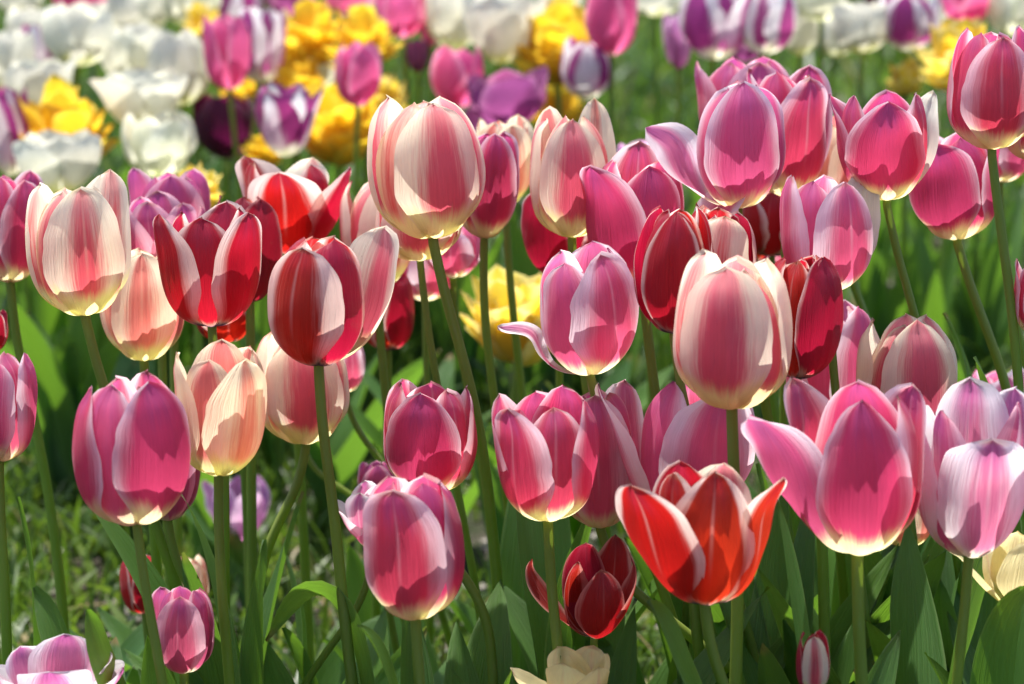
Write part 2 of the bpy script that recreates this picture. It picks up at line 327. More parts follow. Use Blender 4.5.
def tulip(cx, top, bot, w, kind, Y, rot, opn=2, lean=0, stem=None, fl=(), label='', tip='mid', close=0, fwd=0, leaves=2, group='tulips in the front bed',
          ruffle=.006, width=1.0, nu=19, nv=33, lh=.25, kinds=None, core=False, explicit=(), roll=0.0):
    """cup from pixel box (cx at half height, top, bottom, width) at forward distance Y: real position and real size in metres"""
    a = R(lean); h = bot - top
    bx = cx - math.sin(a) * h / 2
    B = at(bx, bot, Y); k = mpp(bx, bot, Y); H = h * k * 1.02; aspect = w / h * .98
    axis = Vector((math.sin(a), -math.sin(R(fwd)), math.cos(a))).normalized()
    e1 = (RT - axis * RT.dot(axis)).normalized(); e0 = e1.cross(axis)
    # stem down through the given pixels, on to the ground
    pts = [B + axis * .004, B - axis * .03]
    for (sx, sy) in (stem or []):
        q = at(sx, sy, Y)
        if q.z < pts[-1].z - .012: pts.append(q)
    last = pts[-1]; dirn = (pts[-1] - pts[-2]); 
    sl = max(-.30, min(.30, dirn.x / max(.02, -dirn.z)))
    g = random.Random(ns())
    if last.z < .02: last.z = .03
    ground = Vector((last.x + sl * last.z * .75, last.y + (g.uniform(-.02, .03)), 0))
    mid = last.lerp(ground, .5) + Vector((sl * .12 * last.z + g.uniform(-.006, .006), 0, 0))
    pts += [mid, ground]
    root = thing('tulip', label, 'tulip', ground, group)
    T = Matrix.Translation(-ground)
    rs = .0028 * g.uniform(.95, 1.15) * (H / .08) ** .3
    cp = [p - ground for p in soft_path(pts, 64 if nu > 12 else 24, 45 if nu > 12 else 8)][::-1]
    link('stem', tube('stem', cp, lambda t: rs * (1.35 - .35 * t), STEM), root)
    M = Matrix.Translation(B - ground) @ Matrix((( e0.x, e1.x, axis.x), (e0.y, e1.y, axis.y), (e0.z, e1.z, axis.z))).to_4x4() @ Matrix.Scale(H, 4)
    specs = []; q = .3 if opn <= 1 else 1
    for i in range(6):
        inner = i >= 3
        az = rot + 120 * (i % 3) + (60 if inner else 0) + g.uniform(-10, 10)
        specs.append(dict(az=az, inner=inner, opn=opn + (g.uniform(-3, -1) if inner else g.uniform(-1, 2) * q), close=close + (g.uniform(-6, 8) if inner else g.uniform(-14, 4)), curl=g.choice([0, 6, 14, 30]) * q if not inner else 0,
                          width=width * g.uniform(.94, 1.06), twist=g.uniform(-8, 8), length=g.uniform(.95, 1.02), ruffle=ruffle * g.uniform(.5, 1.5), tiptype=tip, sideroll=roll + g.uniform(-.012, .010), kind=kind))
    for f in fl:
        f = dict(f); az = f['az']
        cand = [s for s in specs if not s.get('used') and (f.get('inner') is None or s['inner'] == f['inner'])]
        s = min(cand, key=lambda s: abs((s['az'] - az + 180) % 360 - 180)); s.update(f); s['used'] = 1
    for s in specs:
        P = petal(ns(), aspect, opn, close, s['az'], s['inner'], s['opn'], s['close'], s['curl'], s['width'], s['length'], s['ruffle'], s['tiptype'], s['sideroll'], nu, nv, twist=s.get('twist', 0))
        link('petal', grid_mesh('petal', P, PM[s['kind']]), root, M)
    if core: add_core(root, M)
    if group == 'tulips in the front bed' and cx < 500 and bot < 640: lh, leaves = .15, 1
    for i in range(leaves):
        az = g.uniform(0, 360) if i else g.choice([g.uniform(30, 150), g.uniform(-150, -30)])
        L = lh * g.uniform(.72, 1.08)
        add_leaf(root, root, az, L, g.uniform(.03, .11), g.uniform(.036, .056), g.uniform(.4, .9))
    for (tx, ty, dY, W, mx, my) in explicit:
        add_leaf(root, root, 90 if tx > cx else -90, .2, .05, W * 1.5, .35, tip=at(tx, ty, Y + dY) - ground, mid=at(mx, my, Y + dY * .5) - ground)
    return root
CORE = {}
def add_core(root, M):
    if not CORE:
        prof = [(.0, .0), (.05, .03), (.055, .18), (.05, .30), (.085, .34), (.08, .38), (.0, .39)]
        CORE['p'] = grid_mesh('pistil', np.array([[(r * math.cos(t), r * math.sin(t), z) for t in np.linspace(0, 2 * math.pi, 10)] for r, z in prof]), PISTIL)
        st = [(.0, .16), (.02, .17), (.026, .24), (.026, .34), (.015, .40), (.0, .41)]
        CORE['s'] = grid_mesh('stamen', np.array([[(.14 + r * math.cos(t), r * math.sin(t) , z) for t in np.linspace(0, 2 * math.pi, 8)] for r, z in st]), ANTHER)
    link('pistil', CORE['p'], root, M)
    for i in range(6): link('stamen', CORE['s'], root, M @ Matrix.Rotation(R(60 * i + 10), 4, 'Z'))

# ---------------------------------------------------------------- ground
def ground_mat():
    g = G('ground'); tc = N(g.nt, 'ShaderNodeTexCoord'); ob = tc.outputs['Object']
    n = g.noise(ob, 9, 6, .65); n2 = g.noise(ob, 60, 5, .7); n3 = g.noise(ob, 1.3, 3, .5)
    soil = g.mix(n2, (0.018, 0.013, 0.009), (0.13, 0.11, 0.085))
    col = g.mix(g.sstep(g.math('ADD', n, g.math('MULTIPLY', n3, .5)), .62, .85), soil, (0.018, 0.032, 0.008))
    return g.leafy(col, col, 0.0, 0.95, 0.15, g.bump(g.math('ADD', n, n2), 1.0, 0.02))
GM = ground_mat()
ys = np.concatenate([np.array([-60, -10, -2]), np.linspace(0, 9, 80), np.array([12, 20, 60, 300])]); xs = np.concatenate([[-200, -40, -8], np.linspace(-3, 3, 70), [8, 40, 200]])
XX, YY = np.meshgrid(xs, ys); ZZ = np.where((np.abs(XX) < 3.1) & (YY > 0) & (YY < 9.1), .008 * np.sin(9 * XX + 2 * YY) * np.sin(7 * YY - XX) + nrng.uniform(-.006, .006, XX.shape), 0) - .006
go = link('ground', grid_mesh('ground', np.stack([XX, YY, ZZ], -1), GM)); go['kind'] = 'structure'; go['label'] = 'brown garden soil with sparse weeds'

# pebbles and crumbs of soil
def pebbles():
    n = 2600; y = nrng.uniform(1.7, 4.5, n); x = nrng.uniform(-.24, .24, n) * y
    ico = np.array([[1, 0, 0], [0, 1, 0], [-1, 0, 0], [0, -1, 0], [0, 0, 1], [0, 0, -1]], float)
    F0 = np.array([[0, 1, 4, 4], [1, 2, 4, 4], [2, 3, 4, 4], [3, 0, 4, 4], [1, 0, 5, 5], [2, 1, 5, 5], [3, 2, 5, 5], [0, 3, 5, 5]])
    r = nrng.uniform(.003, .010, n); V = (ico[None] * nrng.uniform(.6, 1.3, (n, 6, 1))) * r[:, None, None] * np.array([1, 1, .6])
    V += np.stack([x, y, r * .2], -1)[:, None, :]
    # triangles, one list
    me = bpy.data.meshes.new('gravel'); F = (F0[None, :, :3] + (np.arange(n) * 6)[:, None, None]).reshape(-1, 3)
    me.from_pydata(V.reshape(-1, 3).tolist(), [], F.tolist()); me.materials.append(simple('gravel', (0.13, 0.11, 0.09), .9, 0, (0.34, 0.31, 0.28), 60))
    o = link('gravel', me); o['kind'] = 'stuff'; o['label'] = 'small grey and brown pebbles on the soil'
pebbles()

def grass_mat(name, a, b, t):
    g = G(name); geo = N(g.nt, 'ShaderNodeNewGeometry'); r = geo.outputs['Random Per Island']
    col = g.mix(r, a, b)
    col = g.mix(g.sstep(r, .93, .96), col, (0.22, 0.17, 0.07))
    return g.leafy(col, g.mix(.5, col, t), .38, .42, .3)
def blades(name, n, xr, yr, hf, wf, mat, label, lean=.5, seg=4, seed=1, dens=None):
    g = np.random.default_rng(seed)
    y = g.uniform(yr[0], yr[1], n); x = g.uniform(-1, 1, n) * (xr * y + .1)
    if dens is not None:
        k = g.uniform(0, 1, n) < dens(x, y); x, y = x[k], y[k]; n = len(x)
    h = hf(x, y) * g.uniform(.45, 1.1, n); wd = wf * g.uniform(.6, 1.4, n); az = g.uniform(0, 2 * np.pi, n)
    ln = g.uniform(.1, 1.0, n) * lean * h; t = np.linspace(0, 1, seg + 1)[None, :]
    dx, dy = np.cos(az), np.sin(az)
    cx = x[:, None] + dx[:, None] * ln[:, None] * t ** 2; cy = y[:, None] + dy[:, None] * ln[:, None] * t ** 2
    cz = h[:, None] * (t - .28 * t ** 3 * g.uniform(0, 1.6, n)[:, None]) - .004
    tw = az + g.uniform(-1.2, 1.2, n) + np.pi / 2
    hw = (wd[:, None] / 2) * (.55 + .45 * np.sin(np.pi * np.clip(t * .8 + .1, 0, 1))) * (1 - t ** 3 * .96)
    A = np.stack([cx - np.cos(tw)[:, None] * hw, cy - np.sin(tw)[:, None] * hw, cz], -1); B = np.stack([cx + np.cos(tw)[:, None] * hw, cy + np.sin(tw)[:, None] * hw, cz], -1)
    V = np.stack([A, B], 2).reshape(-1, 3)
    k = 2 * np.arange(seg); f = np.stack([k, k + 1, k + 3, k + 2], -1)
    F = (f[None] + (np.arange(n) * 2 * (seg + 1))[:, None, None]).reshape(-1, 4)
    o = link(name, raw_mesh(name, V, F, mat)); o['kind'] = 'stuff'; o['label'] = label
GA = grass_mat('grass', (0.016, 0.040, 0.006), (0.070, 0.130, 0.018), (0.20, 0.36, 0.02))
GB = grass_mat('tall_leaves', (0.012, 0.034, 0.006), (0.070, 0.135, 0.032), (0.20, 0.38, 0.03))
GC = grass_mat('weed_leaf', (0.022, 0.052, 0.008), (0.105, 0.155, 0.025), (0.24, 0.38, 0.03))
def patch(x, y):
    d = np.sin(5.3 * x + 1.1) * np.sin(4.1 * y + .4) + .6 * np.sin(13 * x + 7 * y)
    bare = np.exp(-(((x + .12) / .17) ** 2 + ((y - 2.38) / .26) ** 2))
    return np.clip(.50 + .42 * d, .06, 1) * (1 - .9 * bare)
blades('grass', 26000, .30, (1.9, 3.4), lambda x, y: np.full_like(x, .085), .0046, GA, 'short green grass and weeds growing between the beds', .9, 4, 2, patch)
blades('long_grass', 12000, .30, (2.6, 7.0), lambda x, y: .15 + .06 * np.sin(5 * x + y), .013, GB, 'tall strap like leaves filling the rear bed', .9, 5, 3, lambda x, y: np.clip(.55 + .5 * np.sin(9 * x + 2 * y) * np.sin(7 * y - 3 * x), .12, 1))
blades('lawn', 20000, .34, (4.2, 9.5), lambda x, y: np.full_like(x, .12), .010, GA, 'green grass beyond the rear bed', .7, 3, 4)
blades('ground_weeds', 16000, .30, (1.85, 3.6), lambda x, y: np.full_like(x, .045), .011, GC, 'low broad leaved weeds covering the soil', 1.6, 3, 6, patch)

# ---------------------------------------------------------------- front bed
def F(az, **k): k['az'] = az; return k
T = tulip
T(12, 178, 282, 66, 'P', 1.78, 40, lean=2, stem=[(16, 330), (38, 430), (56, 540), (64, 620)], label='deep pink tulip cut by the left edge, left of the tall cream pink one')
T(82, 186, 315, 96, 'C', 1.60, 22, lean=-3, close=-6, opn=1, fl=[F(150, opn=5, close=-22, length=1.03)], stem=[(104, 345), (116, 380), (126, 440)], label='large cream tulip with a pink flame near the left edge')
T(145, 247, 360, 80, 'A', 1.70, 5, lean=1, close=-10, stem=[(147, 390), (150, 470)], label='cream and coral streaked tulip tucked between the large cream one and a red one')
T(212, 211, 326, 96, 'S', 1.60, 62, opn=4, close=-14, lean=0, width=.86, tip='mid', stem=[(222, 350), (226, 450), (224, 560), (226, 684)], fl=[F(0, inner=True, width=1.0, length=.98)], label='bright red tulip with broad white margins, left of the dark striped red cup')
T(172, 173, 262, 78, 'M', 1.86, 15, opn=5, stem=[(176, 300)], label='mauve tulip, rear one of the mauve pair before yellow petals')
T(160, 200, 288, 74, 'M', 1.76, 60, opn=9, close=-10, stem=[(168, 320)], fl=[F(90, opn=20)], label='pale mauve open tulip, front one of the mauve pair')
T(290, 161, 254, 92, 'S', 1.82, -10, opn=8, close=-16, ruffle=.012, stem=[(291, 300), (296, 400)], fl=[F(80, opn=15, curl=10, kind='S'), F(150, opn=9, kind='C')], label='loosely opened red and rose tulip above the dark striped red cup')
T(250, 198, 302, 62, 'D', 1.76, 30, opn=2, stem=[(252, 350)], label='dark maroon narrow tulip between two red tulips')
T(321, 240, 365, 104, 'S', 1.52, -32, opn=1, close=-8, lean=2, tip='round', stem=[(329, 400), (334, 500), (342, 600), (352, 684)], fl=[F(120, opn=10, close=-26, length=1.06, kind='C')], explicit=[(265,640,.02,.036,385,455)], label='dark red cup with a white edged petal and thick straight stem')
T(225, 296, 342, 60, 'R', 1.80, 10, opn=6, stem=[(240, 400), (246, 500)], label='small red tulip peeping out below the white margined red one')
T(427, 101, 238, 108, 'C', 1.62, 12, opn=0, close=2, lean=-5, tip='round', stem=[(450, 290), (470, 370), (484, 450), (496, 560), (505, 684)], label='tallest cream and rose striped tulip on a long slanting stem')
T(378, 182, 287, 72, 'C', 1.80, 30, opn=1, stem=[(390, 340), (388, 420)], label='cream pink tulip partly behind the left side of the tallest cup')
T(418, 178, 260, 86, 'C', 1.70, -5, opn=0, lean=-3, stem=[(426, 300), (437, 385)], label='pale yellow based cup hidden behind the tallest tulip')
T(487, 132, 238, 58, 'P', 1.76, 20, opn=1, lean=3, stem=[(480, 300), (492, 380), (500, 440)], label='rosy pink tulip directly right of the tallest cup')
T(506, 121, 205, 56, 'A', 1.92, 15, opn=8, ruffle=.03, stem=[(512, 260), (520, 380), (530, 450)], label='peach tulip with crumpled petals behind the rosy one')
T(453, 222, 277, 56, 'Q', 1.90, 0, opn=3, stem=[(464, 330), (470, 400)], label='small pink tulip with cream base low behind the tallest stem')
T(425, 228, 300, 66, 'Q', 1.98, 30, opn=3, stem=[(420, 330)], label='dim pink tulip farthest back behind the tallest cup stem')
T(388, 268, 350, 54, 'R', 1.90, 50, opn=1, stem=[(388, 400), (386, 460)], label='scarlet tulip with pale foot under the cream pink cups')
T(572, 119, 237, 82, 'C', 1.68, 12, opn=0, lean=0, close=0, stem=[(580, 280), (584, 370)], fl=[F(150, opn=6, close=-26, length=1.08, width=.7, kind='A'), F(-150, opn=5, close=-26, length=1.02, width=.7, kind='A')], label='cream tulip with two pink stripes and two petals peeking over its top')
T(560, 190, 278, 68, 'R', 1.82, -40, opn=3, close=-10, stem=[(566, 330)], label='red tulip with white edge behind the pink striped cream cup')
T(640, 160, 292, 104, 'P', 1.66, -38, opn=5, close=-10, lean=-3, stem=[(648, 320), (655, 380), (662, 450)], fl=[F(80, opn=24, curl=30, width=.8, length=.92, kind='Q', twist=-30), F(180, length=1.06, opn=4)], label='big rose pink tulip with one petal flung out to the right')
T(674, 208, 333, 74, 'R', 1.53, -5, opn=-1, lean=0, tip='point', stem=[(690, 380), (694, 440)], label='narrow pointed red tulip left half of the red pair in the middle')
T(715, 211, 320, 70, 'S', 1.60, 0, opn=0, close=0, lean=3, fl=[F(0, inner=False, kind='C', width=1.1)], tip='round', width=1.1, stem=[(712, 380)], label='red tulip with wide cream margins right half of the red pair in the middle')
T(584, 252, 374, 104, 'Q', 1.56, 42, opn=4, close=-4, lean=-6, tip='mid', stem=[(608, 400), (625, 440), (640, 520)], fl=[F(-92, opn=9, curl=120, width=.34, length=.52, kind='L', twist=20)], label='pink tulip with a small white petal rolled outward on its left')
T(732, 263, 408, 114, 'C', 1.46, -8, opn=-1, close=0, tip='round', lean=0, stem=[(737, 440), (737, 500), (738, 600), (736, 684)], label='large pale pink cup with glowing yellow foot at centre right')
T(800, 254, 378, 78, 'R', 1.56, 28, opn=0, lean=3, close=-4, stem=[(808, 400), (818, 450), (822, 520)], label='glossy red tulip tucked right of the large pale pink cup')
T(736, 84, 208, 92, 'Q', 1.66, 15, opn=1, close=-4, lean=-2, tip='mid', stem=[(746, 250), (752, 330)], fl=[F(-100, opn=15, curl=70, width=.66, length=.72, kind='L', twist=50)], label='pink tulip with a white petal drooping out on its left')
T(786, 74, 196, 80, 'P', 1.76, 20, opn=3, close=-14, stem=[(790, 240)], label='pink tulip crowded behind the one with the drooping white petal')
T(744, 62, 160, 88, 'M', 1.88, 20, opn=4, stem=[(750, 240)], label='dusky pink tulip at the back of the upper right cluster')
T(838, 120, 216, 62, 'A', 1.86, 20, opn=3, close=-10, stem=[(868, 260), (874, 330)], label='coral and apricot tulip showing between two pink cups')
T(884, 96, 200, 92, 'P', 1.64, -2, opn=6, close=-12, lean=-3, tip='point', stem=[(910, 240), (922, 320), (930, 380)], fl=[F(125, opn=8, curl=58, width=.5, length=.98, kind='W', twist=-30)], label='pink tulip with a white petal curling from its right shoulder')
T(827, 179, 291, 88, 'Q', 1.60, 28, opn=1, close=-6, lean=-2, stem=[(836, 330), (838, 420)], fl=[F(140, opn=8, curl=45, width=.6, length=1.0, kind='W', twist=-30)], label='magenta pink tulip with white tip flick, below the coral one')
T(952, 136, 239, 84, 'P', 1.70, -28, opn=2, close=-8, lean=-6, tip='round', stem=[(975, 270), (992, 330), (1014, 410), (1030, 500)], explicit=[(943,313,.04,.022,990,420)], label='rounded pink tulip with a lit pale patch near the right edge')
T(990, 34, 149, 88, 'P', 1.58, -4, opn=-1, close=0, lean=-2, stem=[(1002, 200), (1010, 270), (1016, 350)], label='highest deep pink tulip in the upper right corner')
T(1030, 60, 160, 60, 'P', 1.72, 30, opn=2, stem=[(1034, 240)], label='pink tulip cut by the right edge behind the highest one')
T(1000, 110, 182, 60, 'Q', 1.92, 30, opn=2, stem=[(1003, 250)], label='small shaded pink tulip below the highest one')
T(772, 188, 256, 66, 'R', 1.88, 50, opn=2, stem=[(776, 330)], label='scarlet tulip deep behind the upper right pink cluster')
T(748, 196, 262, 54, 'R', 1.96, 10, opn=2, stem=[(752, 330)], label='farthest red tulip behind the red pair and pink stem')
T(772, 228, 268, 44, 'M', 2.0, 30, opn=2, stem=[(776, 330)], label='tiny dull pink bloom below the scarlet one behind the cluster')
T(905, 316, 452, 96, 'C', 1.60, 16, opn=0, close=-4, lean=0, tip='mid', stem=[(912, 520), (918, 600), (930, 684)], label='cream tulip with one wide rose band behind the front right pair')
T(828, 304, 428, 84, 'Q', 1.68, 40, opn=2, close=-6, lean=0, stem=[(838, 520), (850, 684)], label='soft pink tulip behind the red one and the big flared pink one')
T(856, 388, 553, 124, 'P', 1.40, -5, opn=3, close=-8, lean=-1, tip='mid', stem=[(858, 600), (862, 684)], fl=[F(-80, opn=18, curl=50, width=.85, length=.93, kind='Q', twist=-35), F(80, opn=4), F(0, inner=False, width=.86, tiptype='point')], explicit=[(778,492,.12,.044,790,640), (700,520,.18,.040,740,680)], label='biggest front pink tulip with one petal rolled out on the left')
T(970, 404, 556, 104, 'L', 1.42, 8, opn=4, close=-22, lean=1, tip='round', stem=[(964, 600), (956, 684)], fl=[F(85, kind='M', tiptype='point', opn=3), F(-75, kind='M'), F(180, opn=5, length=1.10), F(130, length=1.06), F(8, inner=False, length=.88, opn=5, width=1.0)], core=True, explicit=[(1016,512,.1,.046,940,640), (905,520,.15,.042,915,660)], label='blush white open tulip with purple tinted side petals at front right')
T(429, 384, 494, 92, 'P', 1.56, -15, opn=3, close=-8, lean=0, tip='mid', stem=[(444, 510), (478, 545), (490, 600), (494, 684)], label='vivid pink tulip standing directly above the striped pink front one')
T(547, 398, 520, 94, 'P', 1.48, -40, opn=3, close=-8, lean=-1, tip='mid', stem=[(560, 560), (562, 684)], fl=[F(150, length=1.06, opn=5), F(-110, opn=9, close=-20)], explicit=[(606,470,.12,.044,540,640), (520,430,.16,.036,530,640)], label='deep pink tulip, front one of the overlapping pair at bottom centre')
T(598, 388, 527, 82, 'Q', 1.56, 8, opn=2, close=-4, lean=-2, tip='round', stem=[(628, 570), (660, 610), (700, 645), (760, 690)], label='light pink tulip with long pale midrib, rear one of the overlapping pair')
T(690, 378, 514, 120, 'Q', 1.54, 8, opn=4, close=-6, lean=0, tip='mid', stem=[(700, 560), (702, 684)], fl=[F(-85, opn=14, curl=20, width=.7, kind='L'), F(85, opn=5)], label='wide pink tulip behind the stem of the large pale cup')
T(706, 466, 603, 118, 'R', 1.38, 4, opn=7, close=-20, lean=1, tip='point', width=.98, ruffle=.010, stem=[(718, 640), (728, 684)], fl=[F(-58, opn=17, curl=30, width=.95, length=1.02, inner=False, twist=-18, tiptype='mid'), F(70, opn=6, curl=46, width=.8, length=1.0, inner=False, twist=14), F(0, close=-4, opn=3, length=1.06), F(-150, opn=9, curl=10), F(160, opn=8, kind='C')], core=True, explicit=[(646,602,-.02,.036,702,655)], label='open flaring red tulip with cream edges at bottom centre')
T(413, 479, 618, 98, 'P', 1.40, -22, opn=1, close=-6, lean=-2, tip='round', width=1.05, stem=[(430, 650), (438, 684)], explicit=[(356,626,.0,.030,420,660), (412,588,.14,.040,400,700)], label='front pink tulip with white striped top and cream foot at bottom centre left')
T(372, 486, 548, 50, 'L', 1.62, -30, opn=16, stem=[(372, 590), (335, 640), (298, 690)], fl=[F(-80, opn=34, curl=70, kind='L')], label='half hidden blush tulip with curled petals behind the striped pink front one')
T(376, 462, 500, 36, 'M', 1.75, 10, opn=2, stem=[(380, 560)], label='small dark mauve bloom just above the half hidden blush tulip')
T(222, 348, 475, 92, 'A', 1.50, 32, opn=5, close=-18, lean=3, tip='mid', stem=[(216, 540), (222, 600), (230, 684)], fl=[F(180, opn=3)], core=True, explicit=[(182,494,.05,.046,236,590), (262,540,.12,.036,262,640)], label='peach and cream tulip with coral flames beside the magenta front one')
T(133, 377, 524, 108, 'P', 1.42, 38, opn=1, close=-4, lean=-3, tip='mid', width=1.02, stem=[(146, 570), (156, 640), (163, 684)], fl=[F(-30, inner=True, kind='Q')], explicit=[(86,610,0,.034,118,700)], label='large magenta pink cup with white margins at lower left')
T(170, 400, 520, 60, 'M', 1.60, 10, opn=0, lean=2, stem=[(180, 540), (204, 600), (222, 660)], label='dusky pink tulip hidden behind the large magenta cup')
T(304, 333, 443, 90, 'C', 1.66, 15, opn=0, close=2, lean=-2, tip='round', stem=[(298, 460), (280, 510), (260, 560), (253, 620), (260, 684)], explicit=[(284,552,.03,.040,318,680)], label='pale cream pink ball shaped tulip behind the dark red cup stem')
T(345, 340, 392, 40, 'Q', 1.86, 30, opn=2, stem=[(352, 410), (386, 456), (410, 520)], label='small pink tulip just right of the pale ball shaped one')
T(302, 400, 436, 40, 'Q', 1.92, 30, opn=2, stem=[(340, 445), (366, 495), (385, 560)], label='hidden pink tulip behind the pale ball shaped one')
T(2, 350, 461, 68, 'Q', 1.52, -15, opn=1, lean=3, tip='round', stem=[(4, 560), (8, 684)], explicit=[(17,497,.02,.034,75,720)], label='pink and white tulip cut by the left edge at mid height')
T(184, 587, 672, 60, 'M', 1.47, 5, opn=1, close=-6, tip='mid', stem=[(186, 690)], label='short dusky pink tulip in shade at the lower left')
T(143, 557, 613, 40, 'R', 1.78, 40, opn=1, lean=-4, stem=[(150, 660)], label='little orange red tulip left of the short dusky pink one')
T(188, 556, 610, 42, 'A', 1.84, 10, opn=1, stem=[(190, 660)], label='pale coral bud rising behind the short dusky pink tulip')
T(60, 652, 722, 92, 'L', 1.42, 10, opn=16, close=-20, tip='round', fl=[F(-80, opn=34), F(80, opn=36), F(180, opn=14, length=1.1)], core=True, lh=.16, explicit=[(33,588,.06,.036,100,690)], label='low open blush tulip cut by the bottom edge at left')
T(594, 562, 637, 58, 'D', 1.50, 10, opn=1, close=-2, tip='point', stem=[(596, 660), (598, 690)], fl=[F(-85, opn=36, width=.6, length=1.22, kind='D', twist=35), F(88, opn=16, width=.85, length=1.15, kind='D'), F(-160, opn=12, length=1.2), F(150, opn=14, length=1.25)], label='dark crimson tulip with ragged spread petals below the overlapping pink pair')
T(575, 652, 722, 70, 'Y', 1.46, 30, opn=12, close=-16, tip='mid', fl=[F(-85, opn=36), F(90, opn=14)], lh=.15, label='pale yellow open tulip cut by the bottom edge at centre')
T(813, 632, 694, 32, 'R', 1.37, 20, opn=2, lh=.12, fl=[F(0, kind='C')], label='small red and white bud at the bottom right of centre')
T(1016, 532, 606, 64, 'Y', 1.46, 5, opn=4, close=-10, stem=[(1018, 684)], fl=[F(-85, opn=30, curl=50, width=.6)], explicit=[(1034,585,-.03,.046,975,660)], label='small pale yellow tulip with a curled petal at the right edge')
T(996, 372, 436, 54, 'Q', 1.86, 10, opn=6, stem=[(1006, 520)], label='shaded pink tulip behind a leaf at the right, above the blush white one')
T(960, 394, 430, 28, 'M', 1.92, 10, opn=2, stem=[(966, 520)], label='tiny mauve bloom between the rose banded cream tulip and the right edge')
T(1034, 262, 334, 40, 'P', 1.58, 10, opn=2, stem=[(1034, 420)], explicit=[(976,356,0,.020,1012,430)], label='sliver of magenta tulip cut by the right edge at mid height')
T(-6, 310, 352, 26, 'R', 1.72, 10, opn=2, stem=[(-4, 420)], label='sliver of red tulip cut by the left edge at mid height')
T(905, 488, 546, 52, 'A', 1.66, 40, opn=2, stem=[(918, 560), (906, 620), (890, 684)], label='hidden cream pink bloom between the two front right tulips')
T(240, 480, 540, 58, 'I', 2.2, 20, opn=14, ruffle=.03, stem=[(246, 600)], kinds=1, width=.7, group='tulips behind the front bed', label='lilac open tulip glimpsed low between stems at left', lh=.15)
T(650, 142, 192, 62, 'I', 2.25, 20, opn=18, ruffle=.04, stem=[(650, 260)], group='tulips behind the front bed', label='lilac open tulip behind the gap right of the cream pink cup', lh=.2)

# ---------------------------------------------------------------- rear bed
LOW = {}
def back(cx, cy, w, h, kind, d, label, opn=2, rot=None, lean=None):
    g = random.Random(ns())
    T(cx, cy - h / 2, cy + h / 2, w, kind, d, rot if rot is not None else g.uniform(-60, 60), opn=opn, close=-10 if opn < 6 else -22, lean=g.uniform(-6, 6) if lean is None else lean,
      label=label, group='tulips in the rear bed', nu=11, nv=15, leaves=3, lh=.27, ruffle=.010)
B_ = back
B_(8, 64, 54, 62, 'W', 3.05, 'white tulip cut by the left edge, upper left', opn=5)
B_(42, 52, 36, 54, 'V', 3.15, 'slim purple edged white tulip between white ones, far left')
B_(31, 26, 46, 36, 'W', 3.35, 'small white tulip at the upper left corner')
B_(79, 36, 62, 60, 'W', 3.00, 'round white tulip near the top left, below a pink one')
B_(84, 0, 56, 40, 'K', 3.45, 'pink tulip at the top edge above the round white one')
B_(140, 10, 58, 46, 'W', 3.30, 'white tulip at the top edge right of the round white one', opn=5)
B_(192, 4, 54, 44, 'E', 3.25, 'ivory tulip at the top edge at left')
B_(227, 54, 42, 74, 'K', 2.85, 'slender candy pink tulip right of the white group')
B_(132, 56, 62, 56, 'W', 3.10, 'white tulip in the middle of the white group', opn=7)
B_(180, 68, 58, 76, 'W', 3.00, 'tall white tulip at the right of the white group', opn=4)
B_(143, 102, 84, 58, 'W', 2.80, 'wide open white tulip in front of the white group', opn=16)
B_(160, 146, 66, 62, 'E', 2.70, 'shaded ivory tulip below the wide open white one', opn=4)
B_(42, 86, 66, 52, 'W', 2.90, 'broad white tulip above the golden double at left', opn=9)
B_(59, 164, 80, 60, 'W', 2.60, 'low white tulip below the golden double at left', opn=10)
B_(8, 132, 46, 88, 'V', 2.75, 'purple edged tulip cut by the left edge', opn=4)
B_(227, 128, 58, 62, 'B', 3.00, 'burgundy tulip behind the candy pink stem')
B_(262, 46, 46, 74, 'X', 2.95, 'lilac streaked tulip left of the golden doubles')
B_(286, 122, 62, 70, 'V', 2.65, 'open purple and white tulip in front of the golden doubles', opn=12)
B_(240, 10, 44, 48, 'V', 3.35, 'purple and white tulip at the top edge, left of centre')
B_(359, 75, 42, 64, 'K', 2.75, 'candy pink tulip standing in front of the golden doubles')
B_(402, 12, 44, 52, 'K', 3.10, 'candy pink tulip at the top edge, left of the white bunch')
B_(430, 22, 20, 50, 'K', 3.15, 'thin pink bud beside the white bunch')
B_(350, 0, 46, 30, 'K', 3.50, 'pink tulip behind the golden doubles at the top edge')
B_(458, 78, 48, 60, 'K', 2.85, 'blocky pink tulip left of the violet one', opn=0)
B_(508, 100, 76, 54, 'U', 2.80, 'wide violet tulip right above the peach crumpled one', opn=6)
B_(455, 18, 60, 64, 'W', 3.10, 'left white tulip of the white bunch at top centre', opn=6)
B_(502, 28, 74, 72, 'W', 2.95, 'right white tulip of the white bunch at top centre', opn=10)
B_(478, 122, 26, 28, 'U', 2.90, 'small violet bud under the wide violet tulip')
B_(587, 70, 48, 58, 'V', 2.80, 'purple tulip with white stripes right of a golden double', opn=0, rot=0, lean=3)
B_(611, 20, 46, 72, 'K', 2.80, 'tall candy pink tulip at the top edge right of the golden double', lean=0)
B_(655, 0, 52, 32, 'W', 3.30, 'white tulip at the top edge right of the tall candy pink one')
B_(678, 42, 30, 54, 'I', 3.00, 'little lilac tulip left of two purple flamed ones', opn=10)
B_(713, 24, 62, 72, 'X', 2.90, 'purple flamed white tulip, left of the pair at the top', opn=3)
B_(765, 22, 54, 64, 'X', 2.90, 'purple flamed white tulip, right of the pair at the top', opn=0)
B_(800, 28, 44, 56, 'W', 3.10, 'white tulip right of the purple flamed pair', opn=8)
B_(820, 2, 48, 38, 'E', 3.05, 'ivory tulip at the top edge, right of centre')
